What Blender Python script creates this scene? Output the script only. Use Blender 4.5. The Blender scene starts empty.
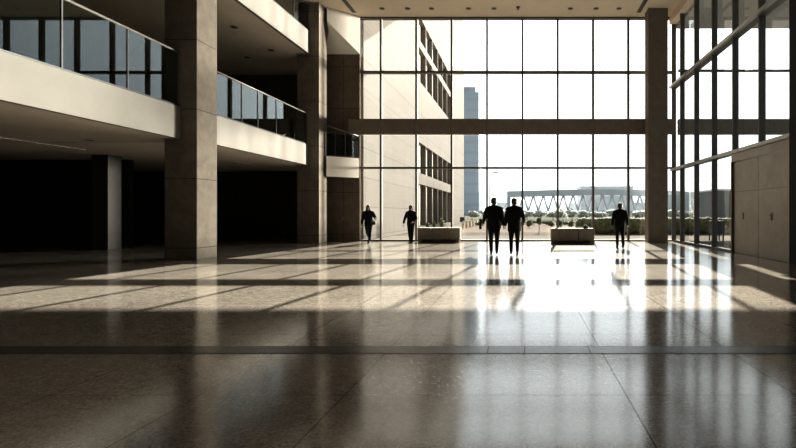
import bpy, bmesh, math, random
from mathutils import Vector, Matrix
random.seed(7)
SC = bpy.context.scene
COL = SC.collection
PI = math.pi

# ------------------------------------------------------------------ materials
class NT:
    def __init__(s, m):
        s.t = m.node_tree; s.n = s.t.nodes; s.l = s.t.links
    def new(s, typ, **kw):
        nd = s.n.new(typ)
        for k, v in kw.items(): setattr(nd, k, v)
        return nd
    def link(s, a, b): s.l.new(a, b)
    def math(s, op, a, b=None, c=None):
        nd = s.n.new('ShaderNodeMath'); nd.operation = op
        for i, v in enumerate((a, b, c)):
            if v is None: continue
            if isinstance(v, (int, float)): nd.inputs[i].default_value = v
            else: s.l.new(v, nd.inputs[i])
        return nd.outputs[0]
    def noise(s, vec, scale, detail=4, rough=.6):
        nd = s.n.new('ShaderNodeTexNoise'); nd.inputs['Scale'].default_value = scale
        nd.inputs['Detail'].default_value = detail; nd.inputs['Roughness'].default_value = rough
        if vec is not None: s.l.new(vec, nd.inputs['Vector'])
        return nd.outputs[0]
    def ramp(s, fac, stops):
        nd = s.n.new('ShaderNodeValToRGB')
        while len(nd.color_ramp.elements) < len(stops): nd.color_ramp.elements.new(.5)
        for e, (p, c) in zip(nd.color_ramp.elements, stops):
            e.position = p; e.color = (*c, 1)
        s.l.new(fac, nd.inputs[0]); return nd.outputs[0]
    def mix(s, fac, a, b, mode='MIX'):
        nd = s.n.new('ShaderNodeMix'); nd.data_type = 'RGBA'; nd.blend_type = mode
        for sock, v in ((nd.inputs[0], fac), (nd.inputs[6], a), (nd.inputs[7], b)):
            if isinstance(v, (int, float)): sock.default_value = v
            elif isinstance(v, tuple): sock.default_value = (*v, 1)
            else: s.l.new(v, sock)
        return nd.outputs[2]

def base_mat(name):
    m = bpy.data.materials.new(name); m.use_nodes = True
    t = NT(m); b = t.n['Principled BSDF']
    return m, t, b

def mat(name, col, rough=.6, metal=0, var=.12, scale=6, spec=.5, bump=0, bscale=60):
    m, t, b = base_mat(name)
    tc = t.new('ShaderNodeNewGeometry')
    n = t.noise(tc.outputs['Position'], scale, 5)
    lo = tuple(max(0, c*(1-var)) for c in col); hi = tuple(min(1, c*(1+var)) for c in col)
    t.link(t.ramp(n, [(.3, lo), (.7, hi)]), b.inputs['Base Color'])
    b.inputs['Roughness'].default_value = rough; b.inputs['Metallic'].default_value = metal
    b.inputs['Specular IOR Level'].default_value = spec
    if bump:
        bp = t.new('ShaderNodeBump'); bp.inputs['Strength'].default_value = bump; bp.inputs['Distance'].default_value = .01
        t.link(t.noise(tc.outputs['Position'], bscale, 4), bp.inputs['Height']); t.link(bp.outputs[0], b.inputs['Normal'])
    return m

def line_mask(t, coord, period, off, w):
    """1 on a thin line every `period` along coord"""
    f = t.math('FRACT', t.math('DIVIDE', t.math('SUBTRACT', coord, off), period))
    d = t.math('ABSOLUTE', t.math('SUBTRACT', f, .5))
    return t.math('GREATER_THAN', d, .5 - w/period/2)

def panel_mat(name, col, joint, zper, zoff, w=.02, rough=.7, yper=None, yoff=0, var=.18, mottled=3.0, axis2='Y'):
    m, t, b = base_mat(name)
    g = t.new('ShaderNodeNewGeometry'); sx = t.new('ShaderNodeSeparateXYZ'); t.link(g.outputs['Position'], sx.inputs[0])
    n1 = t.noise(g.outputs['Position'], mottled, 6, .65); n2 = t.noise(g.outputs['Position'], 45, 3)
    nn = t.math('ADD', t.math('MULTIPLY', n1, .7), t.math('MULTIPLY', n2, .3))
    lo = tuple(max(0, c*(1-var)) for c in col); hi = tuple(min(1, c*(1+var)) for c in col)
    c = t.ramp(nn, [(.32, lo), (.68, hi)])
    k = line_mask(t, sx.outputs['Z'], zper, zoff, w)
    if yper: k = t.math('MAXIMUM', k, line_mask(t, sx.outputs[axis2], yper, yoff, w))
    t.link(t.mix(k, c, joint), b.inputs['Base Color'])
    b.inputs['Roughness'].default_value = rough; b.inputs['Specular IOR Level'].default_value = .05
    return m

def glass_mat(name, tint, gain=1.0):
    m = bpy.data.materials.new(name); m.use_nodes = True
    t = NT(m); t.n.remove(t.n['Principled BSDF']); out = t.n['Material Output']
    lw = t.new('ShaderNodeLayerWeight'); lw.inputs[0].default_value = .5
    f5 = t.math('POWER', lw.outputs['Facing'], 5)
    F = t.math('MINIMUM', t.math('MULTIPLY', t.math('ADD', t.math('MULTIPLY', f5, .95), .045), gain), 1)
    tr = t.new('ShaderNodeBsdfTransparent'); tr.inputs[0].default_value = (*tint, 1)
    gl = t.new('ShaderNodeBsdfGlossy'); gl.inputs['Roughness'].default_value = .005
    # reflection, stronger at grazing angles, is mixed over the clear pane
    mx = t.new('ShaderNodeMixShader'); t.link(F, mx.inputs[0]); t.link(tr.outputs[0], mx.inputs[1]); t.link(gl.outputs[0], mx.inputs[2])
    t.link(mx.outputs[0], out.inputs['Surface'])
    return m

def floor_mat():
    m, t, b = base_mat('polished_granite')
    g = t.new('ShaderNodeNewGeometry'); P = g.outputs['Position']
    sx = t.new('ShaderNodeSeparateXYZ'); t.link(P, sx.inputs[0])
    n1 = t.noise(P, 38, 5, .8); n2 = t.noise(P, 11, 5, .7); n3 = t.noise(P, .6, 3)
    n = t.math('ADD', t.math('ADD', t.math('MULTIPLY', n1, .6), t.math('MULTIPLY', n2, .25)), t.math('MULTIPLY', n3, .15))
    c = t.ramp(n, [(.40, (.088, .077, .064)), (.5, (.285, .257, .22)), (.60, (.47, .43, .375))])
    vo = t.new('ShaderNodeTexVoronoi'); vo.inputs['Scale'].default_value = 40; t.link(P, vo.inputs['Vector'])
    sp = t.math('LESS_THAN', vo.outputs['Distance'], .16)
    c = t.mix(t.math('MULTIPLY', sp, .7), c, (.08, .07, .06))
    k = None
    def line(coord, v, w):
        nonlocal k
        q = t.math('LESS_THAN', t.math('ABSOLUTE', t.math('SUBTRACT', coord, v)), w)
        k = q if k is None else t.math('MAXIMUM', k, q)
    for v in (-8.0, -6.9, -5.75, -4.6, -3.5, -2.39, -1.315, .773, 2.03, 3.2, 4.4, 5.6, 6.8): line(sx.outputs['X'], v, .0055)
    for v in (-1, .9, 2.35, 3.56, 5.35, 7.1, 9.0, 11, 13, 15, 17, 19, 21): line(sx.outputs['Y'], v, .005)
    ka = k; k = None
    line(sx.outputs['Y'], 4.11, .003)
    c = t.mix(t.math('MULTIPLY', k, .5), c, (.06, .05, .04))
    c = t.mix(t.math('MULTIPLY', ka, .85), c, (.03, .025, .02))
    t.link(c, b.inputs['Base Color'])
    rr = t.math('ADD', t.math('MULTIPLY', n1, .14), .065)
    t.link(rr, b.inputs['Roughness'])
    t.link(t.math('SUBTRACT', .5, t.math('MULTIPLY', ka, .42)), b.inputs['Specular IOR Level'])
    b.inputs['IOR'].default_value = 2.0
    bp = t.new('ShaderNodeBump'); bp.inputs['Strength'].default_value = .025; bp.inputs['Distance'].default_value = .004
    t.link(t.noise(P, 9, 3), bp.inputs['Height']); t.link(bp.outputs[0], b.inputs['Normal'])
    return m

def ground_mat():
    m, t, b = base_mat('plaza_paving')
    g = t.new('ShaderNodeNewGeometry'); P = g.outputs['Position']
    sx = t.new('ShaderNodeSeparateXYZ'); t.link(P, sx.inputs[0])
    n = t.noise(P, .35, 6)
    yy = t.math('ADD', sx.outputs['Y'], t.math('MULTIPLY', n, 2.0))
    s = t.math('DIVIDE', yy, 200)
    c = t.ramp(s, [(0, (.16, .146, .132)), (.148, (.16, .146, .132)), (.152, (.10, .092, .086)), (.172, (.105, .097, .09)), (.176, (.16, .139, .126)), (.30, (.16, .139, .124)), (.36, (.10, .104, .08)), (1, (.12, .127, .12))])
    t.link(t.mix(t.math('MULTIPLY', t.noise(P, 3, 5), .25), c, (.3, .27, .24)), b.inputs['Base Color'])
    b.inputs['Roughness'].default_value = .9; b.inputs['Specular IOR Level'].default_value = 0
    return m

def leaf_mat(name, a, bcol):
    m, t, b = base_mat(name)
    g = t.new('ShaderNodeNewGeometry')
    n = t.noise(g.outputs['Position'], 4, 4)
    t.link(t.ramp(n, [(.35, a), (.65, bcol)]), b.inputs['Base Color']); b.inputs['Roughness'].default_value = .8
    return m

M = dict(
    floor=floor_mat(), ground=ground_mat(),
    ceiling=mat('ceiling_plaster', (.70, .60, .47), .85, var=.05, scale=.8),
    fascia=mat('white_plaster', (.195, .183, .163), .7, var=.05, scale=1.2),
    litplaster=mat('sunlit_white_plaster', (.74, .71, .66), .7, var=.04, scale=1.2),  # fascia plaster lightened, sunlight put into the colour for pier balcony and slab
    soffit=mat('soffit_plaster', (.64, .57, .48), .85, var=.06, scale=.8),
    column=panel_mat('column_concrete', (.168, .150, .126), (.06, .05, .045), 2.0, .34, .02, var=.22),
    beam=panel_mat('beam_concrete', (.19, .16, .13), (.12, .1, .08), 40, 30, .02, yper=1.7, yoff=.02, axis2='X', var=.15),
    pier=panel_mat('pier_concrete', (.15, .12, .095), (.05, .04, .03), 2.0, .34, .02, yper=.9, yoff=-8.55, axis2='X', var=.2),
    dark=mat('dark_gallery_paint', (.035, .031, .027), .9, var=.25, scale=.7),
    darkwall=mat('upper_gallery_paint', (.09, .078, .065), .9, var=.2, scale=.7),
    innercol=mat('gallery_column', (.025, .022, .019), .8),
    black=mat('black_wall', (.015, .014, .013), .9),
    frame=mat('dark_anodised_frame', (.085, .075, .062), .5, metal=.0),
    frame2=mat('grey_rail_metal', (.33, .33, .31), .35, metal=.7),
    steel=mat('brushed_bronze', (.235, .205, .172), .38, metal=.75, var=.1, scale=2),
    handle=mat('dark_handle', (.03, .028, .025), .35, metal=.6),
    handrail=mat('handrail_steel', (.17, .16, .145), .45, metal=.2),
    post=mat('dark_post', (.018, .018, .018), .4),
    glass=glass_mat('curtain_wall_glass', (.97, .985, .98)),
    sideglass=glass_mat('side_glass', (.90, .92, .91), 1.1),
    balglass=glass_mat('balustrade_glass', (.62, .70, .70), 2.0),
    drain=mat('drain_cover', (.045, .041, .036), .22, var=.2, scale=12, spec=.3),
    draingap=mat('drain_edge', (.012, .011, .01), .6),
    bench=mat('bench_stone', (.25, .215, .172), .75, var=.15, scale=5),
    benchdark=mat('bench_recess', (.20, .165, .13), .8),
    stone=None, stonewin=mat('building_window_glass', (.42, .385, .335), .5, var=.2, scale=.6, spec=0),
    stonefin=mat('building_window_fin', (.30, .28, .25), .8, spec=0),
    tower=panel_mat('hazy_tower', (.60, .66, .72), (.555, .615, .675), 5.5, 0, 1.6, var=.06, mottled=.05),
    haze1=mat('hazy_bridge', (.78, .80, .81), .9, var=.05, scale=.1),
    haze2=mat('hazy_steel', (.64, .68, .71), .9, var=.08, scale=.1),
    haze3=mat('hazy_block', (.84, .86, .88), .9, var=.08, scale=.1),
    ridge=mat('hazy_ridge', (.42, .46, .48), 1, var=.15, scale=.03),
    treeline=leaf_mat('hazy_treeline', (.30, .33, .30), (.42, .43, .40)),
    hedge=leaf_mat('hedge_leaves', (.045, .055, .022), (.15, .15, .075)),
    shrub=leaf_mat('shrub_leaves', (.05, .06, .03), (.16, .17, .09)),
    bark=mat('bark', (.09, .07, .05), .9),
    pale=mat('pale_outdoor_metal', (.6, .57, .52), .6),
    ochre=mat('ochre_post', (.42, .33, .2), .8),
    greyblock=mat('grey_block', (.20, .22, .23), .85, var=.08, scale=.5),
    planter=mat('dark_planter', (.03, .033, .035), .6),
    canopy=mat('canopy_soffit', (.33, .31, .28), .8, var=.05),
    darkhole=mat('light_recess', (.03, .025, .02), .5),
    strip=mat('unlit_strip_cover', (.78, .74, .66), .4),
    skin=mat('skin', (.10, .058, .04), .5, var=.06),
    hair=mat('black_hair', (.012, .010, .009), .5),
    suit=mat('black_suit_wool', (.004, .004, .004), .85, spec=.2),
    trouser=mat('black_trousers', (.004, .004, .004), .85, spec=.2),
    coat=mat('dark_coat', (.004, .004, .004), .85, spec=.2),
    shoe=mat('black_shoe', (.010, .010, .010), .35),
    sole=mat('pale_sole', (.55, .53, .5), .6),
    shirt=mat('pale_collar', (.5, .5, .5), .8),
    bag=mat('black_leather', (.012, .011, .010), .4),
    eye=mat('eye', (.05, .045, .04), .2),
)
M['stone'] = panel_mat('beige_limestone', (.092, .085, .076), (.048, .044, .039), 1.45, .2, .035, yper=2.6, yoff=.4, var=.07, mottled=.5)

# ------------------------------------------------------------------ mesh helpers
def link(o, parent=None):
    COL.objects.link(o)
    if parent: o.parent = parent
    return o

def box(bm, x0, x1, y0, y1, z0, z1):
    vs = [bm.verts.new(p) for p in ((x0,y0,z0),(x1,y0,z0),(x1,y1,z0),(x0,y1,z0),(x0,y0,z1),(x1,y0,z1),(x1,y1,z1),(x0,y1,z1))]
    for f in ((3,2,1,0),(4,5,6,7),(0,1,5,4),(1,2,6,5),(2,3,7,6),(3,0,4,7)): bm.faces.new([vs[i] for i in f])
    return vs

def prism(bm, pts, z0, z1):
    """vertical prism over plan polygon; z0 / z1 may be lists per point"""
    n = len(pts)
    zb = z0 if isinstance(z0, (list, tuple)) else [z0]*n
    zt = z1 if isinstance(z1, (list, tuple)) else [z1]*n
    b = [bm.verts.new((p[0], p[1], zb[i])) for i, p in enumerate(pts)]
    u = [bm.verts.new((p[0], p[1], zt[i])) for i, p in enumerate(pts)]
    bm.faces.new(b[::-1]); bm.faces.new(u)
    for i in range(n):
        j = (i+1) % n; bm.faces.new((b[i], b[j], u[j], u[i]))

def tube(bm, pts, r, n=10, r2=None):
    pts = [Vector(p) for p in pts]; rings = []
    for i, p in enumerate(pts):
        t = (pts[min(i+1, len(pts)-1)] - pts[max(i-1, 0)]).normalized()
        a = t.orthogonal().normalized(); b = t.cross(a)
        rr = r if r2 is None else r + (r2-r)*i/(len(pts)-1)
        rings.append([bm.verts.new(p + a*rr*math.cos(2*PI*k/n) + b*rr*math.sin(2*PI*k/n)) for k in range(n)])
    # keep rings aligned
    for A, B in zip(rings, rings[1:]):
        for k in range(n): bm.faces.new((A[k], A[(k+1) % n], B[(k+1) % n], B[k]))
    bm.faces.new(rings[0][::-1]); bm.faces.new(rings[-1])

def lathe(bm, prof, n=24, cx=0, cy=0):
    rings = [[bm.verts.new((cx+r*math.cos(2*PI*k/n), cy+r*math.sin(2*PI*k/n), z)) for k in range(n)] for r, z in prof]
    for A, B in zip(rings, rings[1:]):
        for k in range(n): bm.faces.new((A[k], A[(k+1) % n], B[(k+1) % n], B[k]))
    bm.faces.new(rings[0][::-1]); bm.faces.new(rings[-1])

def obj(name, bm, m, parent=None, loc=None, bevel=0, smooth=False):
    bmesh.ops.recalc_face_normals(bm, faces=bm.faces)
    if bevel:
        bmesh.ops.bevel(bm, geom=[e for e in bm.edges if e.calc_face_angle(0) > .6], offset=bevel, segments=2, affect='EDGES', profile=.5)
    me = bpy.data.meshes.new(name); bm.to_mesh(me); bm.free()
    me.materials.append(m)
    if smooth:
        for p in me.polygons: p.use_smooth = True
    o = bpy.data.objects.new(name, me)
    if loc: o.location = loc
    return link(o, parent)

def B(name, m, parent, *boxes, loc=None, bevel=0):
    bm = bmesh.new()
    for b in boxes: box(bm, *b)
    return obj(name, bm, m, parent, loc, bevel)

def tag(o, label, cat, group=None, kind=None):
    if label: o['label'] = label
    if cat: o['category'] = cat
    if group: o['group'] = group
    if kind: o['kind'] = kind
    return o

def thing(name, label, cat, loc=(0,0,0), rz=0, group=None):
    o = bpy.data.objects.new(name, None); o.location = loc; o.rotation_euler = (0,0,rz)
    o.empty_display_size = .2
    return tag(link(o), label, cat, group)

def struct(o): o['kind'] = 'structure'; return o

def copy_tree(o, parent=None):
    c = o.copy(); link(c, parent)
    for ch in list(o.children): copy_tree(ch, c)
    return c

# ------------------------------------------------------------------ constants
H = 1.35            # camera height
YB = 23.14          # glass wall
XR = 7.3            # right glass wall
ZC = 10.75          # ceiling
S1, S1T = 3.48, 4.40
S2, S2T = 8.43, 9.43

# ------------------------------------------------------------------ floor / shell
struct(B('floor', M['floor'], None, (-22.2, 7.45, -12, 23.3, -.3, 0)))
struct(B('ceiling', M['ceiling'], None, (-22.2, 7.45, -12, 23.3, ZC, ZC+.5)))
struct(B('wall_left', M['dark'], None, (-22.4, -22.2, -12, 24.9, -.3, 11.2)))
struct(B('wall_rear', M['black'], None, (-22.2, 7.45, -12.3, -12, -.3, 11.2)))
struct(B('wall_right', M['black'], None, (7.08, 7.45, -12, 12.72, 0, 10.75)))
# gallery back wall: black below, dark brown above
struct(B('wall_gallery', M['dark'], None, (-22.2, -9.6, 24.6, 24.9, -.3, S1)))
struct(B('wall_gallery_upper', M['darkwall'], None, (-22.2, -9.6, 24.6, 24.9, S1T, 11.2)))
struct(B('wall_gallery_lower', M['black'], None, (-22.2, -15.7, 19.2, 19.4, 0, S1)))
struct(B('trim_1', M['dark'], None, (-12.2, -11.3, 24.54, 24.6, 0, 2.3)))

# added unseen canopy high outside the glass wall, cuts off sun on floor
struct(B('sun_blocker_canopy', M['canopy'], None, (-9.6, 16, 23.3, 30.7, 13.87, 14.1), (-9.6, 16, 23.12, 23.3, 11.25, 14.1)))

# ------------------------------------------------------------------ back curtain wall
win = link(bpy.data.objects.new('window_1', None)); struct(win)
mull = [0.02 + 1.70*k for k in range(-5, 5)]
edges = [-9.6] + mull + [XR]
for a, b in zip(edges, edges[1:]):
    B('pane', M['glass'], win, (a+.05, b-.05, YB-.006, YB+.006, .06, ZC-.02))
for x in mull:
    B('mullion', M['frame'], win, (x-.045, x+.045, YB-.12, YB+.12, .0, ZC))
for z, t_ in ((8.12, .045), (3.52, .04)):
    B('transom', M['frame'], win, (-9.6, XR, YB-.14, YB+.14, z-t_, z+t_))
B('sill', M['frame'], win, (-7.75, XR, YB-.13, YB+.13, 0, .07))
B('head_rail', M['frame'], win, (-9.6, XR, YB-.13, YB+.13, ZC-.06, ZC))
# slanted blade added outside along the upper transom to widen its floor shadow
bm = bmesh.new()
vs = []
for (y, z) in ((23.30, 8.12), (24.3, 8.41), (24.3, 8.45), (23.30, 8.16)):
    vs.append((bm.verts.new((-9.6, y, z)), bm.verts.new((7.2, y, z))))
for i in range(4):
    a, b = vs[i], vs[(i+1) % 4]; bm.faces.new((a[0], b[0], b[1], a[1]))
bm.faces.new([v[0] for v in vs]); bm.faces.new([v[1] for v in vs][::-1])
obj('shadow_band_blade', bm, M['frame'], win)

# ------------------------------------------------------------------ right curtain wall
win2 = link(bpy.data.objects.new('window_2', None)); struct(win2)
ym = [23.1 - 1.80*k for k in range(0, 7)]       # 23.1 21.3 ... 12.3
ym = [23.08, 21.85, 20.05, 18.2, 16.42, 14.6, 12.82]
for a, b in zip(ym, ym[1:]):
    z0 = .06 if a > 17 else 3.45
    B('pane', M['sideglass'], win2, (XR+.09, XR+.102, b+.05, a-.05, z0, 10.42))
for i, y in enumerate(ym):
    z0 = 0 if (y > 16 or y < 13) else 3.42
    B('mullion', M['frame'], win2, (XR-.10, XR+.10, y-.035, y+.035, z0, 10.42))
for z, x0 in ((7.38, XR-.24), (3.42, XR-.20)):
    B('transom', M['frame2'], win2, (x0, x0+.10, 12.75, 23.1, z-.055, z+.055))
    B('transom_body', M['frame'], win2, (x0+.08, XR+.14, 12.75, 23.1, z-.05, z+.05))
B('sill', M['frame'], win2, (XR-.12, XR+.14, 16.42, 23.1, 0, .07))
struct(B('trim_2', M['ceiling'], None, (XR-.22, XR+.15, 12.72, 23.1, 10.42, 10.75)))
# metal doors under the lower transom
for nm, y0, y1, yh in (('door_1', 14.64, 16.35, 15.6), ('door_2', 12.9, 14.61, 13.85)):
    d = struct(link(bpy.data.objects.new(nm, None))); d.location = (XR-.10, 0, 0)
    B('door_panel', M['steel'], d, (0, .08, y0, y1, .001, 3.06), bevel=.01)
    B('door_panel_seam', M['handle'], d, (-.002, .0, y0+.02, y1-.02, 2.055, 2.065))
    hb = bmesh.new(); box(hb, -.012, 0, yh-.03, yh+.03, 1.14, 1.36)
    tube(hb, [(0, yh, 1.28), (-.06, yh, 1.28), (-.07, yh-.02, 1.28), (-.07, yh-.16, 1.27)], .011, 8)
    obj('handle', hb, M['handle'], d)
fr = struct(link(bpy.data.objects.new('trim_3', None)))
B('door_head', M['steel'], fr, (XR-.14, XR, 12.8, 16.42, 3.08, 3.36))
B('door_jamb', M['steel'], fr, (XR-.16, XR, 16.36, 16.42, 0, 3.08))
B('door_jamb', M['steel'], fr, (XR-.16, XR, 12.80, 12.88, 0, 3.08))

# outside frame continuing past the right wall: beam, transom, mullions, canopy
ext = thing('outdoor_portal_frame', 'dark horizontal frame outside seen through the upper right glass wall', 'frame', (7.45, 22.85, 0))
B('portal_beam', M['beam'], ext, (0, 7.2, -.15, .15, 5.09, 5.80))
B('portal_rail', M['frame'], ext, (0, 7.2, -.06, .06, 8.07, 8.17))
B('portal_post', M['frame'], ext, (7.2, 7.45, -.15, .15, 0, 10.28))
cn = B('entrance_canopy', M['canopy'], None, (0, 7.4, -9.2, 0.3, 0, .25), loc=(7.46, 23.0, 10.30))
tag(cn, 'flat grey canopy roof outside above the right glass wall', 'canopy')

# ------------------------------------------------------------------ columns, beam, pier
def column(name, label, x0, x1, y0, y1, m='column'):
    o = B(name, M[m], None, (x0-(x0+x1)/2, (x1-x0)/2, 0, y1-y0, 0, ZC), loc=((x0+x1)/2, y0, 0), bevel=.012)
    return tag(o, label, 'column', 'concrete hall columns')
column('concrete_column', 'wide concrete column nearest the camera, between the two lower left balconies', -10.28, -9.35, 13.8, 14.72)
column('concrete_column', 'sunlit concrete column farther back on the left, before the dark pier', -10.03, -9.05, 21.4, 22.28)
column('concrete_column', 'dark concrete pillar at the right end of the back glass wall', 5.79, 6.69, 22.0, 22.62, 'beam')
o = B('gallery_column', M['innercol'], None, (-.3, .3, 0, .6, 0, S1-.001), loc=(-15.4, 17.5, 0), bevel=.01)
tag(o, 'dim square column in the dark area under the nearest balcony', 'column')
o = B('concrete_beam', M['beam'], None, (-8.2, 7.2, -.15, .15, -.355, .355), loc=(0, 22.80, 5.445), bevel=.01)
tag(o, 'long dark concrete beam crossing the whole back glass wall', 'beam')
pier = thing('dark_pier', 'dark panelled pier wall left of the back glass wall', 'pier', (-8.6, 22.95, 0))
B('pier_panel', M['pier'], pier, (-.86, .85, .0, .06, 0, 8.93))
B('pier_handle', M['handrail'], pier, (.02, .05, -.05, 0, 1.0, 1.18))

# raked slab above the pier
bm = bmesh.new()
prism(bm, [(-8.92, 21.95), (-7.74, 22.97), (-9.5, 22.97), (-8.98, 22.32)], [10.13, 8.94, 8.94, 9.75], 10.74)
sl = obj('sloping_slab', bm, M['litplaster'], None)
tag(sl, 'white slanting slab edge between the ceiling and top of the dark pier', 'slab')

# ------------------------------------------------------------------ balconies
def balcony(label, x, y0, y1, zb, zt, zr, joints, xback=-22.2, end=True, yslab=None, group='balconies'):
    t = thing('balcony', label, 'balcony', (x, y1, 0), 0, group)
    ys = yslab or y1
    B('floor_slab', M['soffit'], t, (xback-x, -.14, y0-y1, ys-y1, zb, zb+.45))
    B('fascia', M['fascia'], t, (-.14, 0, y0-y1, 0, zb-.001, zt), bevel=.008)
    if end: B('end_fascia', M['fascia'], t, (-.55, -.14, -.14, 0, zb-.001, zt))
    B('base_channel', M['post'], t, (-.10, -.03, y0-y1, -.02, zt, zt+.05))
    js = [y0] + joints + [y1-.04]
    for a, b in zip(js, js[1:]):
        B('glass_panel', M['balglass'], t, (-.072, -.06, a+.012-y1, b-.012-y1, zt+.05, zr-.03))
    for j in joints:
        B('post', M['post'], t, (-.09, -.045, j-.018-y1, j+.018-y1, zt, zr))
    bm = bmesh.new(); tube(bm, [(-.066, y0-y1, zr), (-.066, -.02, zr)], .032, 10)
    obj('handrail', bm, M['handrail'], t, smooth=True)
    return t
balcony('white edged balcony nearest the camera at the upper left, with dark glass railing', -9.80, -8.0, 13.79, S1, S1T, 5.97,
        [-6.2, -4.2, -2.2, -.2, 1.8, 3.6, 5.4, 7.2, 10.28, 12.0], yslab=14.4)
balcony('middle balcony between the two concrete columns, bright sky in its glass railing', -9.52, 14.5, 21.38, S1, S1T, 5.79,
        [16.4, 17.4, 18.7], yslab=24.6)
balcony('highest white edged balcony, just under the ceiling before the sunlit column', -9.45, -8.0, 21.38, S2, S2T, 10.68,
        [-6, -4, -2, 0, 2, 4, 6, 8, 10, 12, 14, 16.2, 18.2, 20.0], yslab=24.6)
# short balcony between second column and glass wall, turned in plan
P0, P1 = Vector((-8.93, 21.92)), Vector((-7.74, 22.86)); U = (P1-P0).normalized(); NV = Vector((-U.y, U.x)); L3 = (P1-P0).length
bt = thing('balcony', 'short balcony at the dark pier, right of the sunlit column', 'balcony', (P0.x, P0.y, 0), math.atan2(U.y, U.x), 'balconies')
bm = bmesh.new(); prism(bm, [(0, .10), (L3-.15, .10), (.5, .45), (.1, .25)], 3.05, 3.4); obj('floor_slab', bm, M['soffit'], bt)
B('fascia', M['litplaster'], bt, (0, L3-.03, 0, .09, 3.02, 3.95), bevel=.008)
B('base_channel', M['frame'], bt, (0, L3-.02, .02, .08, 3.95, 4.0))
for a, b in ((0, .40), (.40, .86), (.86, L3-.04)):
    B('glass_panel', M['balglass'], bt, (a+.01, b-.01, .044, .056, 4.0, 5.0))
for a in (.40, .86): B('post', M['post'], bt, (a-.015, a+.015, .03, .07, 3.95, 5.1))
bm = bmesh.new(); tube(bm, [(0, .05, 5.36), (L3-.03, .05, 5.02)], .03, 10); obj('handrail', bm, M['handrail'], bt, smooth=True)

# ------------------------------------------------------------------ ceiling fittings
def downlight(label, x, y, z, group, r=.13):
    t = thing('downlight', label, 'ceiling light', (x, y, z), 0, group)
    bm = bmesh.new(); lathe(bm, [(r, 0), (r, -.012), (r*.93, -.018), (r*.84, -.012), (r*.84, -.001)], 24)
    obj('trim_ring', bm, M['frame2'], t, smooth=False)
    bm = bmesh.new(); lathe(bm, [(r*.83, -.002), (r*.83, -.016), (r*.3, -.017)], 20)
    obj('lens', bm, M['darkhole'], t)
    return t
words_ = ['first', 'second', 'third', 'fourth', 'fifth', 'sixth', 'seventh', 'eighth']
for i, px in enumerate((382, 407.5, 431.5, 468.5, 494, 570.5, 596, 619)):
    downlight('dark downlight in the ceiling before the glass, %s from the left in its row' % words_[i], (px-522)*22.05/480, 22.05, ZC, 'downlights in the hall ceiling')
sp = thing('ceiling_sprinkler', 'small dark sprinkler head in the middle of the hall ceiling', 'sprinkler', (-.18, 21.9, ZC))
bm = bmesh.new(); lathe(bm, [(.09, 0), (.09, -.02), (.05, -.03), (.035, -.09), (.06, -.1), (.06, -.11)], 16); obj('sprinkler_head', bm, M['darkhole'], sp)
for lab, x in (('long dark air slot in the ceiling at the left, near the sunlit column', -7.86), ('long dark air slot in the ceiling at the right, before the pillar', 5.46)):
    t = thing('ceiling_slot', lab, 'air slot', (x, 18.5, ZC), 0, 'ceiling air slots')
    B('slot_frame', M['frame'], t, (-.10, -.075, -4, 3.95, -.012, 0), (.075, .10, -4, 3.95, -.012, 0), (-.1, .1, 3.95, 4.0, -.012, 0))
    B('slot_opening', M['darkhole'], t, (-.075, .075, -4, 3.95, -.006, 0))
for i, (x, y, w) in enumerate(((-13.2, 10.9, 'nearest the left picture edge'), (-12.6, 14.0, 'closer to the near column'))):
    downlight('small dark downlight under the nearest balcony, ' + w, x, y, S1, 'balcony soffit downlights', .12)
downlight('small dark downlight under the middle balcony', -11.2, 16.6, S1, 'balcony soffit downlights', .12)
for i, (px, py) in enumerate(((234, 27), (247.5, 57), (271, 50))):
    Y = 480*(S2-H)/(213-py)
    downlight('dark downlight under the highest balcony, %s from the left' % words_[i], (px-522)*Y/480, Y, S2, 'upper soffit downlights', .14)
for lab, x, y, l in (('long pale light strip under the nearest balcony', -14.6, 13.0, 3.0), ('short pale light strip under the middle balcony', -12.3, 20.5, 1.2)):
    t = thing('ceiling_strip_light', lab, 'ceiling light', (x, y, S1), 0, 'balcony light strips')
    B('housing', M['frame'], t, (-.05, .05, 0, l, -.02, 0)); B('diffuser', M['strip'], t, (-.04, .04, .02, l-.02, -.03, -.02))

# ------------------------------------------------------------------ drain strip in the floor
dr = thing('trench_drain', 'dark strip of drain covers running across the polished floor', 'drain', (0, 4.73, 0))
B('drain_edge', M['draingap'], dr, (-21, 7.0, -.135, .135, 0, .0015))
for a, b in ((-21, -.338), (-.332, .024), (.030, .658), (.664, 7.0)):
    B('cover_panel', M['drain'], dr, (a, b, -.123, .123, .0012, .003))

# ------------------------------------------------------------------ benches
def bench(label, x, y, w, dpt, h, seams):
    t = thing('stone_bench', label, 'bench', (x, y, 0), 0, 'stone benches before the glass wall')
    xs = [0] + seams + [w]
    for a, b in zip(xs, xs[1:]):
        B('seat_block', M['bench'], t, (a+.006, b-.006, 0, dpt, .13, h), bevel=.012)
    B('plinth', M['benchdark'], t, (.1, w-.1, .22, dpt-.1, .0, .13))
    for a in (.03, w-.21):
        for c in (.03, dpt-.2):
            B('foot', M['benchdark'], t, (a, a+.16, c, c+.17, 0, .13))
    return t
bench('long pale stone bench at the left, beside the person with folded hands', -4.80, 22.0, 1.96, .62, .67, [.6, 1.48])
bench('long stone bench at the right, with a dark pouch lying on top', 1.28, 21.1, 1.91, .62, .67, [.34, 1.2])
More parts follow.
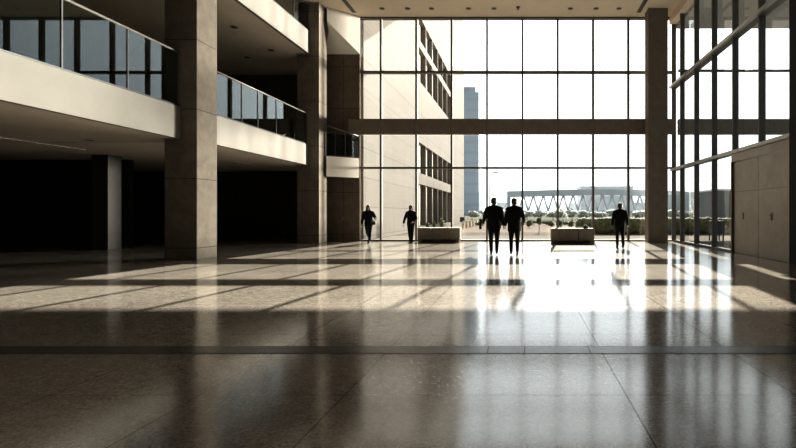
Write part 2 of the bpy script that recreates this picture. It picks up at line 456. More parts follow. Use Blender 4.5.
# pouch on bench
bm = bmesh.new()
prof = [(-.13, .0, .0), (-.10, .075, .0), (0, .09, 0), (.1, .07, 0), (.13, 0, 0)]
bmesh.ops.create_uvsphere(bm, u_segments=20, v_segments=12, radius=1)
for v in bm.verts:
    v.co.x *= .13; v.co.y *= .08; v.co.z = max(v.co.z, -.75)*.075 + .05
pb = obj('pouch', bm, M['bag'], None, (2.83, 21.35, .6735), smooth=True)
hb = bmesh.new(); tube(hb, [(-.07, 0, .09), (-.05, 0, .135), (.05, 0, .135), (.07, 0, .09)], .008, 8); obj('strap', hb, M['bag'], pb)
tag(pb, 'small dark pouch lying on top of the right stone bench', 'bag')

# ------------------------------------------------------------------ outside
struct(B('ground', M['ground'], None, (-300, 400, 23.31, 900, -.4, -.02)))

def stone_building():
    t = thing('stone_building', 'tall beige stone office block outside at the left with slanting window bands', 'building', (-7.75, 24.97, 0))
    X = 0; Y0, Y1, ZT = 0, 39.1, 26.5
    ycut = [11.05 + i*(16.3/6) for i in range(7)]
    rows = [(.35, 3.55), (4.4, 6.7), (11.35, 13.9), (14.5, 16.25)]
    ys = [Y0] + [v for i in range(6) for v in (ycut[i]+.10, ycut[i+1]-.10)] + [Y1]
    zs = [0] + [v for r in rows for v in r] + [ZT]
    bm = bmesh.new(); D = -.42
    def hole(i, j): return (i % 2 == 1) and (j % 2 == 1)
    V = {}
    def v(x, y, z):
        k = (x, round(y, 4), round(z, 4))
        if k not in V: V[k] = bm.verts.new(k)
        return V[k]
    for i in range(len(ys)-1):
        for j in range(len(zs)-1):
            a, b, c, d = ys[i], ys[i+1], zs[j], zs[j+1]
            if hole(i, j):
                q = [(a, c), (b, c), (b, d), (a, d)]
                for k in range(4):
                    p, r = q[k], q[(k+1) % 4]
                    bm.faces.new((v(0, *p), v(0, *r), v(D, *r), v(D, *p)))
            else:
                bm.faces.new((v(0, a, c), v(0, b, c), v(0, b, d), v(0, a, d)))
    bw = -24
    def quad(*ps): bm.faces.new([bm.verts.new(p) for p in ps])
    quad((0, Y0, 0), (bw, Y0, 0), (bw, Y0, ZT), (0, Y0, ZT))
    quad((0, Y1, 0), (bw, Y1, 0), (bw, Y1, ZT), (0, Y1, ZT))
    quad((bw, Y0, 0), (bw, Y1, 0), (bw, Y1, ZT), (bw, Y0, ZT))
    quad((0, Y0, ZT), (0, Y1, ZT), (bw, Y1, ZT), (bw, Y0, ZT))
    quad((0, Y0, 0), (0, Y1, 0), (bw, Y1, 0), (bw, Y0, 0))
    obj('wall', bm, M['stone'], t)
    B('wall_return', M['stone'], t, (-1.5, 0, -1.5, 0, 0, ZT))
    for (c, d) in rows:
        for i in range(6):
            w = B('window', M['stonewin'], t, (D-.05, D+.02, ycut[i]+.1, ycut[i+1]-.1, c-.05, d+.05))
            ym_ = (ycut[i]+ycut[i+1])/2
            B('window_bar', M['stonefin'], w, (D+.02, D+.12, ym_-.05, ym_+.05, c, d))
    return t
stone_building()

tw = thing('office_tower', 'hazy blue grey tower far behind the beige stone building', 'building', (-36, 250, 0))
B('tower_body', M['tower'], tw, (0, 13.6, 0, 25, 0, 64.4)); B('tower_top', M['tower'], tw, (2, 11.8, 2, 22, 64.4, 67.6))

# elevated bridge far out
YBR = 220.0; k = YBR/480
def bx(px): return (px-522)*k
def bz(py): return H + (213-py)*k
br = thing('truss_bridge', 'long hazy elevated bridge with V shaped struts in the distance', 'bridge', (bx(507), YBR, 0))
def curve_y(x):  # gentle bend away at the far end
    u = max(0, (x-25)/60); return 14*u*u
bm = bmesh.new()
N = 40; x0, x1 = 0, bx(735)-bx(507)
for (za, zb, ya, yb) in ((bz(197.0), bz(191.2), 0, 12),):
    prev = None
    for i in range(N+1):
        x = x0+(x1-x0)*i/N; y = curve_y(x); lift = 1.0*math.sin(PI*min(1, i/N))
        ring = [bm.verts.new((x, y+ya, za+lift)), bm.verts.new((x, y+yb, za+lift)), bm.verts.new((x, y+yb, zb+lift)), bm.verts.new((x, y+ya, zb+lift))]
        if prev:
            for q in range(4): bm.faces.new((prev[q], prev[(q+1) % 4], ring[(q+1) % 4], ring[q]))
        else: bm.faces.new(ring)
        prev = ring
    bm.faces.new(prev[::-1])
obj('deck', bm, M['haze1'], br)
bm = bmesh.new(); pts = []
for i in range(N+1):
    x = x0+(x1-x0)*i/N; pts.append((x, curve_y(x)+.6, bz(211.8)))
tube(bm, pts, .55, 6); obj('lower_chord', bm, M['haze2'], br)
B('abutment', M['haze2'], br, (0, 1.6, 0, 12, 0, bz(197)))
nv = 22; step = (x1-4)/nv
for i in range(nv):
    for s in (0, 1):
        xa = 3 + step*(i + .5); xt = xa + (s-.5)*step*.92
        lift = 1.0*math.sin(PI*min(1, xt/x1))
        bm = bmesh.new(); tube(bm, [(xa, curve_y(xa)+.7, bz(211.5)), (xt, curve_y(xt)+.7, bz(197)+lift)], .42, 6)
        obj('strut', bm, M['haze2'], br)
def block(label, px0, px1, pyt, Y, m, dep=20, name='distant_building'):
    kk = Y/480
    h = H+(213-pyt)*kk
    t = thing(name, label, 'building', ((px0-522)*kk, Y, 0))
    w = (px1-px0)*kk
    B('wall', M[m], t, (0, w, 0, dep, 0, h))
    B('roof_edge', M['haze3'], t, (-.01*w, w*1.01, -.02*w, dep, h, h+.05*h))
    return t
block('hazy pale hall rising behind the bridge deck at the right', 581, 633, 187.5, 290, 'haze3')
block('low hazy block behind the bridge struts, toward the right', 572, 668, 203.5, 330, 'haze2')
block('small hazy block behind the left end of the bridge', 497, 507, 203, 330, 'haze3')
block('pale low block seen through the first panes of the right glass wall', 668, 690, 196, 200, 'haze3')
gb = thing('service_block', 'grey flat roofed block outside behind the right glass wall', 'building', (24.3, 60, 0))
B('wall', M['greyblock'], gb, (0, 6, 0, 6, 0, 4.15)); B('roof_edge', M['haze3'], gb, (-.1, 6.1, -.1, 6.1, 4.15, 4.35))
# ridge and tree line (setting)
def ridge(name, m, Y, dep, zfun, xa, xb, n):
    bm = bmesh.new(); prev = None
    for i in range(n+1):
        x = xa+(xb-xa)*i/n; z = zfun(x)
        r = [bm.verts.new((x, Y, 0)), bm.verts.new((x, Y+dep*.35, z)), bm.verts.new((x, Y+dep, z*.6)), bm.verts.new((x, Y+dep, 0))]
        if prev:
            for q in range(3): bm.faces.new((prev[q], prev[q+1], r[q+1], r[q]))
        prev = r
    return struct(obj(name, bm, m, None))
ridge('hill_ridge', M['ridge'], 420, 100, lambda x: 9 + 3*math.sin(x*.013) + 2*math.sin(x*.05+1) + max(0, (x-90)*.06), -260, 380, 120)

def leafy(bm, cx, cy, cz, rx, ry, rz, n, size, shell=.6):
    for _ in range(n):
        while True:
            d = Vector((random.uniform(-1, 1), random.uniform(-1, 1), random.uniform(-1, 1)))
            if .05 < d.length <= 1: break
        d = d.normalized()*(shell + (1-shell)*random.random())
        p = Vector((cx+d.x*rx, cy+d.y*ry, cz+d.z*rz))
        a = Vector((random.gauss(0, 1), random.gauss(0, 1), random.gauss(0, 1))).normalized(); b = a.orthogonal().normalized()
        s = size*random.uniform(.6, 1.3)
        bm.faces.new([bm.verts.new(p+a*s), bm.verts.new(p+b*s*.5), bm.verts.new(p-a*s), bm.verts.new(p-b*s*.5)])
def blob(bm, cx, cy, cz, rx, ry, rz, f=.82):
    r = bmesh.ops.create_icosphere(bm, subdivisions=2, radius=1)
    for v in r['verts']: v.co = Vector((cx+v.co.x*rx*f, cy+v.co.y*ry*f, cz+v.co.z*rz*f))

def bush(name, label, cat, x, y, rx, rz, m, group=None, trunk=0, n=260, size=.09):
    t = thing(name, label, cat, (x, y, -.02), 0, group)
    bm = bmesh.new(); cz = trunk + rz
    for _ in range(4):
        ox, oz = random.uniform(-.4, .4)*rx, random.uniform(-.3, .3)*rz
        blob(bm, ox, 0, cz+oz, rx*.6, rx*.6, rz*.7); leafy(bm, ox, 0, cz+oz, rx*.7, rx*.7, rz*.75, n//4, size)
    obj('foliage', bm, M[m], t)
    if trunk or True:
        bm = bmesh.new(); tube(bm, [(0, 0, 0), (.02, 0, trunk*.6), (0, 0, trunk+rz*.6)], .05*max(.5, rx), 8, .02); obj('trunk', bm, M['bark'], t)
    return t
# hedge
he = bmesh.new()
for i in range(46):
    x = i*.25
    blob(he, x, 0, .5+random.uniform(-.03, .03), .32, .5, .56+random.uniform(0, .06), 1); leafy(he, x, 0, .52, .34, .55, .6, 60, .07)
hg = obj('clipped_hedge', he, M['hedge'], None, (3.75, 31, -.02)); tag(hg, 'long dark green hedge on the plaza behind the right stone bench', 'hedge', kind='stuff')
# distant trees (individual crowns)
spots = [(515, 216, 95, 4.4), (527, 215, 100, 4), (541, 216.5, 85, 3.2), (553, 215.5, 90, 3.4), (563, 217, 80, 2.6), (572, 215, 95, 3.6), (484, 215, 110, 4), (472, 216, 100, 3.5), (500, 214.5, 120, 4.5),
         (584, 214.5, 106, 3.6), (598, 215, 95, 3.6), (611, 214, 112, 3.8), (640, 214.5, 100, 4.2), (676, 214, 96, 3.6), (686, 215, 78, 2.6), (698, 213.5, 86, 3.4), (709, 214.5, 72, 2.6)]
where = ['behind the right one of the walking pair', 'just left of the right bench, behind the glass', 'far behind the low path shrubs', 'behind the left half of the right bench', 'behind the middle of the right bench',
         'above the right half of the right bench', 'left of the walking pair, by the lamp post', 'at the foot of the far tower', 'between the heads of the walking pair', 'above the left end of the hedge', 'above the hedge, second crown from its left end',
         'above the hedge, left of the lone walker', 'right of the lone walker, before the pillar', 'seen through the pane right of the pillar', 'in the second pane right of the pillar', 'in the third pane right of the pillar', 'in the last pane before the metal doors']
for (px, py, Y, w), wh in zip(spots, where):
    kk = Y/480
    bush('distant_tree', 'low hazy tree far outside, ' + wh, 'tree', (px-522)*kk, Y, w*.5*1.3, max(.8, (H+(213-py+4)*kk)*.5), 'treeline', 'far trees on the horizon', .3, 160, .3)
# near shrubs on the plaza
for (px, pt, pb_, wpx, lab) in ((529, 220, 228, 7, 'low green shrub on the plaza right of the walking pair'), (539, 217, 233, 4, 'slim young tree on the plaza left of the right bench'),
                              (560, 218, 228, 8, 'low green shrub on the plaza above the right bench'), (551, 219.5, 227, 5, 'small round shrub left of the one above the right bench'),
                              (521, 221, 226, 9, 'wide low shrub just right of the walking pair'), (534, 221, 225.5, 9, 'wide low shrub behind the slim young tree'), (546, 220.5, 225, 9, 'wide low shrub behind the small round shrub'),
                              (567, 221, 224.8, 10, 'wide low shrub far behind the right bench'), (480, 221, 226, 9, 'wide low shrub left of the walking pair'), (502, 221, 225.5, 8, 'low shrub seen between the walking pair'),
                              (571, 220, 228, 6, 'small dark shrub between right bench and hedge'), (635, 223, 233, 6, 'small green shrub right of the lone walker')):
    Y = H*480/(pb_-213); kk = Y/480
    hgt = (pb_-pt)*kk; tr = hgt*.55 if 'slim' in lab else .05
    bush('plaza_shrub', lab, 'shrub', (px-522)*kk, Y, wpx*kk*.6, (hgt-tr)*.5, 'shrub', 'shrubs on the plaza', tr)
# potted shrubs and terrace table beside the stone building
for (px, wpx, hh, lab) in ((441.5, 6, .95, 'tallest potted shrub outside above the left bench'), (427.5, 3.4, .55, 'low potted shrub outside, nearest the person with folded hands'), (434.3, 3.2, .6, 'low pale potted shrub outside left of the tallest one')):
    Y = 27.5; kk = Y/480
    t = bush('potted_shrub', lab, 'potted plant', (px-522)*kk, Y, wpx*kk*.55, hh*.42, 'shrub', 'potted shrubs by the stone building', .45, 200, .06)
    bm = bmesh.new(); lathe(bm, [(.11, 0), (.17, .3), (.18, .42), (.15, .42), (.14, .36)], 16); obj('pot', bm, M['pale'], t)
sn = thing('plaza_sign', 'small dark square sign on a post outside beyond the left bench', 'sign', (-5.35, 43, -.02))
B('sign_board', M['planter'], sn, (-.2, .2, -.03, .03, .55, 1.0)); B('post', M['planter'], sn, (-.03, .03, -.03, .03, 0, .55))
sn = thing('plaza_sign', 'dark square sign on a post outside, right of the lone walker', 'sign', (8.15, 34, -.02))
B('sign_board', M['planter'], sn, (-.17, .17, -.03, .03, .72, 1.15)); B('post', M['planter'], sn, (-.035, .035, -.03, .03, 0, .72))
# bollard row
bol = None
names_ = ['nearest the left bench', 'second from the left bench', 'third from the left bench', 'fourth from the left bench', 'fifth from the left bench', 'sixth from the left bench', 'farthest, beside the walking pair']
for i in range(7):
    px = 463 + i*3.4; py = 228.5 - i*.75; Y = H*480/(py-213)
    loc = ((px-522)*Y/480, Y, -.02)
    if bol is None:
        bol = thing('bollard', '', 'bollard', loc, 0, 'ochre bollards on the plaza')
        bm = bmesh.new(); lathe(bm, [(.09, 0), (.09, .55), (.07, .62), (.02, .64)], 12); obj('bollard_post', bm, M['ochre'], bol)
        bm = bmesh.new(); lathe(bm, [(.092, .42), (.092, .5)], 12); obj('band', bm, M['pale'], bol)
        o = bol
    else:
        o = copy_tree(bol); o.location = loc
    o['label'] = 'ochre bollard in the row beyond the left bench, ' + names_[i]
lp = thing('street_lamp', 'thin grey street lamp outside behind the left one of the walking pair', 'street lamp', (-2.72, 40, -.02))
bm = bmesh.new(); tube(bm, [(0, 0, 0), (0, 0, 4.6)], .05, 8, .035); obj('pole', bm, M['greyblock'], lp)
bm = bmesh.new(); tube(bm, [(0, 0, 4.55), (.15, 0, 4.72), (.5, 0, 4.76)], .035, 8); obj('arm', bm, M['greyblock'], lp)
B('lamp_head', M['greyblock'], lp, (.35, .75, -.09, .09, 4.72, 4.82))
pt = thing('outdoor_planter', 'dark square planter box on legs outside the right glass wall', 'planter', (9.55, 23.6, -.02))
B('planter_box', M['planter'], pt, (-.28, .28, -.28, .28, .32, .95), bevel=.01); B('rim', M['planter'], pt, (-.3, .3, -.3, .3, .95, .99))
for sx in (-1, 1):
    for sy in (-1, 1): B('leg', M['planter'], pt, (sx*.24-.025, sx*.24+.025, sy*.24-.025, sy*.24+.025, 0, .32))

# ------------------------------------------------------------------ people
def loft(bm, pts, rad, n=14, side=Vector((1, 0, 0))):
    pts = [Vector(p) for p in pts]; rings = []
    for i, p in enumerate(pts):
        t = (pts[min(i+1, len(pts)-1)] - pts[max(i-1, 0)]).normalized()
        s = (side - side.dot(t)*t)
        s = s.normalized() if s.length > 1e-4 else t.orthogonal().normalized()
        f = t.cross(s)
        r = rad[i]; rx, ry = r if isinstance(r, tuple) else (r, r)
        rings.append([bm.verts.new(p + s*rx*math.cos(2*PI*k/n) + f*ry*math.sin(2*PI*k/n)) for k in range(n)])
    for A, Bq in zip(rings, rings[1:]):
        for k in range(n): bm.faces.new((A[k], A[(k+1) % n], Bq[(k+1) % n], Bq[k]))
    bm.faces.new(rings[0][::-1]); bm.faces.new(rings[-1])
    # rounded caps
    for ring, q, sgn in ((rings[0], pts[0], -1), (rings[-1], pts[-1], 1)):
        pass

def ell(bm, c, r, rot=None):
    q = bmesh.ops.create_uvsphere(bm, u_segments=20, v_segments=14, radius=1)
    for v in q['verts']:
        p = Vector((v.co.x*r[0], v.co.y*r[1], v.co.z*r[2]))
        if rot is not None: p = rot @ p
        v.co = p + Vector(c)

def fuse(name, bm, m, parent, voxel, smooth=4, extra=None):
    bmesh.ops.recalc_face_normals(bm, faces=bm.faces)
    me = bpy.data.meshes.new(name); bm.to_mesh(me); bm.free()
    o = bpy.data.objects.new(name, me); COL.objects.link(o)
    r = o.modifiers.new('r', 'REMESH'); r.mode = 'VOXEL'; r.voxel_size = voxel; r.use_smooth_shade = True
    s = o.modifiers.new('s', 'SMOOTH'); s.iterations = smooth; s.factor = .5
    bpy.context.view_layer.update()
    dg = bpy.context.evaluated_depsgraph_get()
    me2 = bpy.data.meshes.new_from_object(o.evaluated_get(dg)); me2.name = name
    o.modifiers.clear(); o.data = me2; bpy.data.meshes.remove(me)
    me2.materials.clear(); me2.materials.append(m)
    for p in me2.polygons: p.use_smooth = True
    o.parent = parent
    return o

def person(label, loc, rz, height, legs, arms, lean=0, build=1.0, top='suit', top_m='suit', coat_len=.84, head_turn=0, head_tilt=0, hair='short', female=False):
    """legs: {sx:(thigh,knee)}, arms: {sx:(swing,abduct,elbow,inward)} ; local facing +Y"""
    t = thing('person', label, 'person', loc, rz, 'people in the hall')
    sc = height/1.75
    def S(v): return Vector(v)
    J = {}
    up = Vector((0, math.sin(lean), math.cos(lean)))
    pel = Vector((0, 0, .95))
    def tor(h, y=0): return pel + up*(h-.95) + Vector((0, y, 0))
    low = 9
    for sx in (-1, 1):
        a, kf = legs[sx]
        hip = pel + Vector((sx*.088, 0, -.03))
        d1 = Vector((sx*.02, math.sin(a), -math.cos(a))).normalized(); kn = hip + d1*.43
        b = a - kf; d2 = Vector((-sx*.02, math.sin(b), -math.cos(b))).normalized(); an = kn + d2*.41
        pitch = min(0, b)*.8 if kf > .25 else 0
        J[sx] = dict(hip=hip, kn=kn, an=an, pitch=pitch)
        toe = an + Vector((0, .17*math.cos(pitch), .17*math.sin(pitch)-.075)); heel = an + Vector((0, -.06, -.08-0*.06*math.sin(pitch)))
        J[sx]['toe'] = toe; J[sx]['heel'] = heel
        low = min(low, toe.z-.012, heel.z-.012)
    for sx in (-1, 1):
        sw, ab, el, inw = arms[sx]
        sh = tor(1.42) + Vector((sx*.185*build, 0, 0))
        d1 = Vector((sx*math.sin(ab), math.sin(sw)*math.cos(ab), -math.cos(sw)*math.cos(ab))).normalized(); eb = sh + d1*.295
        s2 = sw + el
        d2 = Vector((sx*math.sin(ab)*.6 - sx*inw, math.sin(s2), -math.cos(s2))).normalized(); wr = eb + d2*.255
        J[sx].update(sh=sh, eb=eb, wr=wr, d2=d2)
    # ---- body
    bm = bmesh.new(); X = Vector((1, 0, 0))
    bd = build*(.93 if female else 1)
    loft(bm, [tor(.84), tor(.93), tor(1.05), tor(1.2), tor(1.34), tor(1.43), tor(1.485), tor(1.50)],
         [(.13*bd, .10), (.165*bd, .115), (.14*bd, .10), (.155*bd, .105), (.175*bd, .11), (.16*bd, .09), (.07, .065), (.06, .06)], 18)
    nk0, nk1 = tor(1.46), tor(1.58, .015)
    loft(bm, [nk0, (nk0+nk1)/2, nk1], [(.062, .066), (.055, .06), (.056, .062)], 16)
    HS = 1.19
    R = (Matrix.Rotation(head_turn, 3, 'Z') @ Matrix.Rotation(-head_tilt, 3, 'X')) * HS
    hc = tor(1.627, .02)
    def hp(x, y, z): return hc + R @ Vector((x, y, z))
    ell(bm, hp(0, -.01, .025), (.074, .094, .092), R)
    ell(bm, hp(0, .018, -.045), (.058, .068, .072), R)
    ell(bm, hp(0, .055, -.085), (.03, .03, .024), R)          # chin
    loft(bm, [hp(0, .088, .03), hp(0, .103, 0), hp(0, .112, -.022), hp(0, .088, -.03)], [.008, .012, .017, .010], 8)   # nose
    ell(bm, hp(0, .082, .038), (.05, .016, .010), R)          # brow
    for dz, w in ((-.053, .026), (-.064, .022)): ell(bm, hp(0, .083, dz), (w, .010, .007), R)       # lips
    for sx in (-1, 1):
        ell(bm, hp(sx*.074, -.008, .0), (.010, .02, .033), R)  # ears
        j = J[sx]
        loft(bm, [j['hip']+Vector((0, 0, .05)), j['hip'].lerp(j['kn'], .35), j['kn'].lerp(j['hip'], .12), j['kn'], j['kn'].lerp(j['an'], .3), j['kn'].lerp(j['an'], .75), j['an']],
             [.088*bd, .078*bd, .056, .054, .055, .038, .034], 14)
        loft(bm, [j['heel']+Vector((0, -.005, .03)), j['an']+Vector((0, .03, -.045)), j['toe']+Vector((0, -.06, .012)), j['toe']+Vector((0, .02, .008))], [(.032, .034), (.038, .04), (.042, .026), (.03, .014)], 12)
        loft(bm, [j['sh']+Vector((-sx*.05, 0, .01)), j['sh'], j['sh'].lerp(j['eb'], .5), j['eb'], j['eb'].lerp(j['wr'], .3), j['wr']],
             [.050, .050, .044, .038, .038, .026], 12)
        # hand
        d = j['d2']; side_in = Vector((-sx, 0, 0)); side_in = (side_in - side_in.dot(d)*d).normalized()
        f = d.cross(side_in); f = f if f.y > 0 or f.z > 0 else -f
        w = j['wr']
        loft(bm, [w-d*.02, w+d*.02, w+d*.06, w+d*.092], [(.019, .026), (.017, .034), (.016, .041), (.013, .040)], 12, side=side_in)
        for i_, (o_, L_) in enumerate(((.031, .072), (.0105, .082), (-.0105, .076), (-.031, .060))):
            b0 = w + d*.085 + f*o_; c1, c2, c3 = .35+.08*i_, .85+.08*i_, 1.25
            def dirn(c): return d*math.cos(c) + side_in*math.sin(c)
            p1 = b0 + dirn(c1)*L_*.42; p2 = p1 + dirn(c2)*L_*.33; p3 = p2 + dirn(c3)*L_*.25
            loft(bm, [b0, p1, p2, p3], [.0088, .0082, .0075, .006], 8)
        tb = w + d*.03 + f*.03; q = (d*.6 + f*.65 + side_in*.3).normalized(); q2 = (d*.85 + f*.25 + side_in*.45).normalized()
        loft(bm, [tb - q*.01, tb+q*.035, tb+q*.035+q2*.03, tb+q*.035+q2*.052], [.013, .011, .0095, .007], 8)
    body = fuse('body', bm, M['skin'], t, .0065, 3)
    # eyes as part of the body mesh
    bm = bmesh.new(); bm.from_mesh(body.data)
    nf = len(bm.faces)
    for sx in (-1, 1): ell(bm, hp(sx*.03, .080, .012), (.0125, .0125, .0105), R)
    bm.faces.ensure_lookup_table()
    for f_ in bm.faces[nf:]: f_.material_index = 1; f_.smooth = True
    bm.to_mesh(body.data); bm.free(); body.data.materials.append(M['eye'])
    # ---- hair
    bm = bmesh.new(); ell(bm, hp(0, -.022, .042), (.084, .098, .088), R)
    ell(bm, hp(0, -.05, -.005), (.074, .062, .07), R)
    if hair == 'bun': ell(bm, hp(0, -.125, .03), (.04, .04, .04), R)
    if hair == 'long':
        ell(bm, hp(0, -.055, -.06), (.085, .05, .1), R)
        for sx in (-1, 1): ell(bm, hp(sx*.07, -.02, -.04), (.026, .05, .085), R)
    if hair == 'curly':
        for q in range(26):
            a_, e_ = random.uniform(0, 2*PI), random.uniform(-.1, 1.4)
            if math.sin(a_) > .3 and e_ < .6: continue
            ell(bm, hp(math.cos(a_)*math.cos(e_)*.082, math.sin(a_)*math.cos(e_)*.095-.02, .035+math.sin(e_)*.088), (.026, .026, .024), R)
    hr = fuse('hair', bm, M['hair'], t, .008, 2)
    # ---- trousers
    bm = bmesh.new()
    loft(bm, [tor(1.06), tor(.98), tor(.92), tor(.84)], [(.158*bd, .12), (.178*bd, .132), (.182*bd, .135), (.12*bd, .11)], 18)
    for sx in (-1, 1):
        j = J[sx]
        loft(bm, [j['hip']+Vector((0, 0, .06)), j['hip'].lerp(j['kn'], .2), j['hip'].lerp(j['kn'], .6), j['kn'], j['kn'].lerp(j['an'], .35), j['kn'].lerp(j['an'], .8), j['an']+Vector((0, 0, -.01 if not female else .05))],
             [.098*bd, .098*bd, .082*bd, .068, .066, .056, .054 if not female else .045], 16)
    fuse('trousers', bm, M['trouser'], t, .012, 4)
    # ---- jacket
    bm = bmesh.new()
    loft(bm, [tor(coat_len), tor(.95), tor(1.08), tor(1.22), tor(1.34), tor(1.41), tor(1.465), tor(1.51), tor(1.54)],
         [(.195*bd, .15), (.195*bd, .148), (.182*bd, .135), (.195*bd, .138), (.21*bd, .14), (.205*bd, .125), (.155*bd, .10), (.085, .08), (.07, .072)], 22)
    for sx in (-1, 1):
        j = J[sx]
        loft(bm, [j['sh']+Vector((-sx*.06, 0, -.01)), j['sh']+Vector((0, 0, -.005)), j['sh'].lerp(j['eb'], .45), j['eb'], j['eb'].lerp(j['wr'], .4), j['wr']-j['d2']*.012],
             [.075, .082, .074, .064, .060, .046], 14)
        ell(bm, j['sh']+Vector((-sx*.008, 0, -.012)), (.084, .088, .084))
        loft(bm, [tor(1.505)+Vector((sx*.03, 0, 0)), tor(1.468)+Vector((sx*.10, 0, 0)), j['sh']+Vector((-sx*.01, 0, .002))], [(.05, .06), (.055, .068), (.066, .076)], 14, side=Vector((0, 0, 1)))
    if top == 'hood':
        ell(bm, tor(1.50, -.07), (.10, .06, .055)); 
    if top == 'shirt':
        pass
    jk = fuse('jacket' if top != 'shirt' else 'sweater', bm, M[top_m], t, .012, 4)
    if top == 'suit':
        bm = bmesh.new()
        loft(bm, [tor(1.495, .004), tor(1.515, .006), tor(1.53, .008)], [(.066, .07), (.063, .068), (.061, .066)], 20)
        obj('collar', bm, M['shirt'], t, smooth=True)
    # ---- shoes
    for sx in (-1, 1):
        j = J[sx]; h, a, to = j['heel'], j['an'], j['toe']
        bm = bmesh.new()
        loft(bm, [h+Vector((0, -.015, .035)), h+Vector((0, .02, .045)), a+Vector((0, .03, -.035)), a.lerp(to, .6)+Vector((0, 0, .012)), to+Vector((0, .0, .010)), to+Vector((0, .06, .004))],
             [(.03, .03), (.04, .045), (.044, .05), (.048, .036), (.046, .026), (.026, .014)], 14)
        sh_ = fuse('shoe', bm, M['shoe'], t, .008, 3)
        bm = bmesh.new()
        loft(bm, [h+Vector((0, -.03, .006)), h+Vector((0, .04, .004)), to+Vector((0, -.05, .0)), to+Vector((0, .05, .0))], [(.032, .009), (.042, .010), (.05, .010), (.03, .008)], 14)
        obj('sole', bm, M['sole' if top == 'suit2' else 'shoe'], sh_, smooth=True)
    t.scale = (sc, sc, sc)
    t.location = (loc[0], loc[1], loc[2] - low*sc)
    t['_hands'] = 0
    del t['_hands']
    bpy.context.view_layer.update()
    return t, J, sc, Matrix.Translation(t.location) @ Matrix.Rotation(rz, 4, 'Z') @ Matrix.Scale(sc, 4)

r_ = math.radians
# left walker (towards the camera), elbow out holding a small bag
p1, J1, s1, W1 = person('person in black walking beside the dark pier, forearm raised with a small bag', (-6.86, 21.45, 0), PI, 1.69,
    {-1: (r_(14), r_(6)), 1: (r_(-16), r_(30))}, {1: (r_(-6), r_(12), r_(25), -.02), -1: (r_(2), r_(26), r_(75), .18)}, lean=r_(2), build=1.08, top='hood', top_m='coat', coat_len=.80, hair='long', female=True)
p2, J2, s2, W2 = person('person in dark clothes with hands at the waist, beside the left stone bench', (-4.95, 21.4, 0), PI-.12, 1.68,
    {-1: (r_(16), r_(10)), 1: (r_(-8), r_(6))}, {-1: (r_(-2), r_(14), r_(60), .45), 1: (r_(-12), r_(26), r_(14), .0)}, build=.98, top='shirt', top_m='coat', coat_len=.90, hair='short')
p3, J3, s3, W3 = person('left man of the walking pair, black suit, seen from behind with a dark case', (-.92, 15.8, 0), 0.04, 1.83,
    {-1: (r_(10), r_(4)), 1: (r_(-10), r_(14))}, {-1: (r_(-6), r_(17), r_(58), -.02), 1: (r_(3), r_(11), r_(14), -.02)}, build=1.14, top='plain', top_m='suit', coat_len=.80, hair='short')
p4, J4, s4, W4 = person('right man of the walking pair, long black jacket, seen from behind', (-.25, 15.7, 0), -.03, 1.81,
    {-1: (r_(-9), r_(12)), 1: (r_(9), r_(4))}, {-1: (r_(2), r_(11), r_(12), -.02), 1: (r_(4), r_(18), r_(58), .16)}, build=1.1, top='plain', top_m='suit', coat_len=.72, hair='short')
p5, J5, s5, W5 = person('lone person in black walking alone near the right pillar, seen from behind', (3.78, 18.5, 0), 0, 1.71,
    {-1: (r_(8), r_(4)), 1: (r_(-7), r_(10))}, {-1: (r_(-8), r_(15), r_(10), .02), 1: (r_(6), r_(15), r_(10), .02)}, build=1.12, top='shirt', top_m='coat', coat_len=.86, hair='short')

# held things
def at(W, v): return W @ Vector(v)
g = at(W1, J1[-1]['wr'] + J1[-1]['d2']*.10)
hbag = thing('handbag', 'small dark handbag held by the person beside the dark pier', 'bag', (g.x, g.y, g.z-.20))
bm = bmesh.new(); box(bm, -.10, .10, -.045, .045, -.0, .15); obj('bag_body', bm, M['bag'], hbag, bevel=.02)
bm = bmesh.new(); tube(bm, [(-.06, 0, .14), (-.05, 0, .20), (0, 0, .215), (.05, 0, .20), (.06, 0, .14)], .007, 8); obj('bag_handle', bm, M['bag'], hbag)
g = at(W3, J3[-1]['wr'] + J3[-1]['d2']*.08)
bc = thing('briefcase', 'slim dark case held upright by the left man of the walking pair', 'briefcase', (g.x-.075, g.y-.03, g.z-.17), .10)
bm = bmesh.new(); box(bm, -.045, .045, -.17, .17, 0, .34); obj('case_body', bm, M['bag'], bc, bevel=.015)
bm = bmesh.new(); tube(bm, [(0, -.06, .335), (0, -.05, .365), (0, .05, .365), (0, .06, .335)], .009, 8); obj('case_handle', bm, M['bag'], bc)

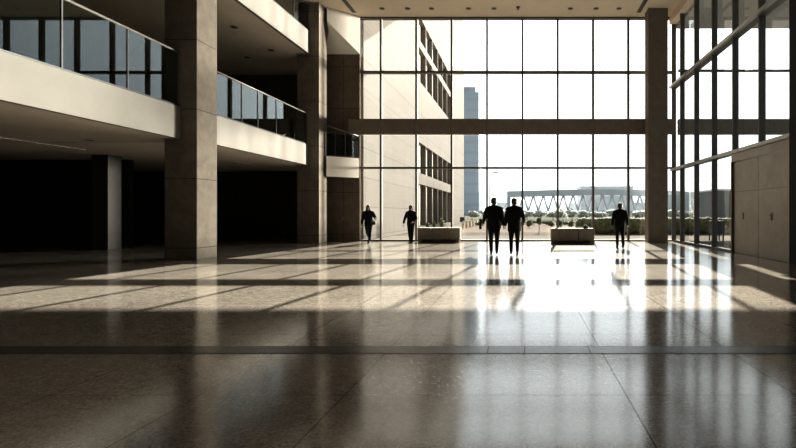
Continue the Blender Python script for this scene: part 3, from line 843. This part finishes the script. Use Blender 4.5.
# ------------------------------------------------------------------ light
AZ = math.atan(.115); EL = math.atan(.575)
sd = Vector((math.sin(AZ)*math.cos(EL), math.cos(AZ)*math.cos(EL), math.sin(EL)))
L = bpy.data.lights.new('sun', 'SUN'); L.energy = 22; L.angle = r_(.5); L.color = (1, .925, .83)
so = bpy.data.objects.new('sun', L); so.rotation_euler = sd.to_track_quat('Z', 'Y').to_euler(); link(so)

# second low sun added from the right to brighten column sides and balcony edges
L2 = bpy.data.lights.new('side_fill_sun', 'SUN'); L2.energy = 26; L2.angle = r_(9.0); L2.color = (1, .925, .83)
d2 = Vector((math.sin(r_(60))*math.cos(r_(1.9)), math.cos(r_(60))*math.cos(r_(1.9)), math.sin(r_(1.9))))
o2 = bpy.data.objects.new('side_fill_sun', L2); o2.rotation_euler = d2.to_track_quat('Z', 'Y').to_euler(); link(o2)

W = bpy.data.worlds.new('sky'); SC.world = W; W.use_nodes = True
t = NT(W); bg = t.n['Background']
tc = t.new('ShaderNodeTexCoord')
dp = t.new('ShaderNodeVectorMath', operation='DOT_PRODUCT'); t.link(tc.outputs['Generated'], dp.inputs[0]); dp.inputs[1].default_value = sd
f = t.math('POWER', t.math('MAXIMUM', dp.outputs['Value'], 0), 2.2)
cl = t.noise(tc.outputs['Generated'], 3.0, 6, .6)
base = t.mix(t.math('MULTIPLY', t.ramp(cl, [(.42, (0, 0, 0)), (.62, (1, 1, 1))]), .5), (.62, .74, .86), (.88, .92, .95))
glow = t.mix(t.math('MINIMUM', f, 1), base, (.965, .985, 1.0))
t.link(glow, bg.inputs['Color'])
stv = t.math('ADD', t.math('MULTIPLY', f, 2.6), .62)
t.link(stv, bg.inputs['Strength'])

# ------------------------------------------------------------------ camera
cam = bpy.data.cameras.new('camera'); cam.sensor_width = 36; cam.lens = 480*36/796
cam.shift_x = -(522-398)/796; cam.shift_y = -(224-213)/796
cam.clip_end = 2000; cam.clip_start = .05
co = bpy.data.objects.new('camera', cam); co.location = (0, 0, H); co.rotation_euler = (PI/2, 0, 0); link(co)
SC.camera = co
SC.view_settings.view_transform = 'Standard'
SC.view_settings.look = 'None'
SC.view_settings.gamma = .82
SC.view_settings.exposure = .08
SC.cycles.transparent_max_bounces = 24
SC.cycles.max_bounces = 10
SC.cycles.diffuse_bounces = 5
SC.cycles.sample_clamp_indirect = 4
SC.cycles.sample_clamp_direct = 5
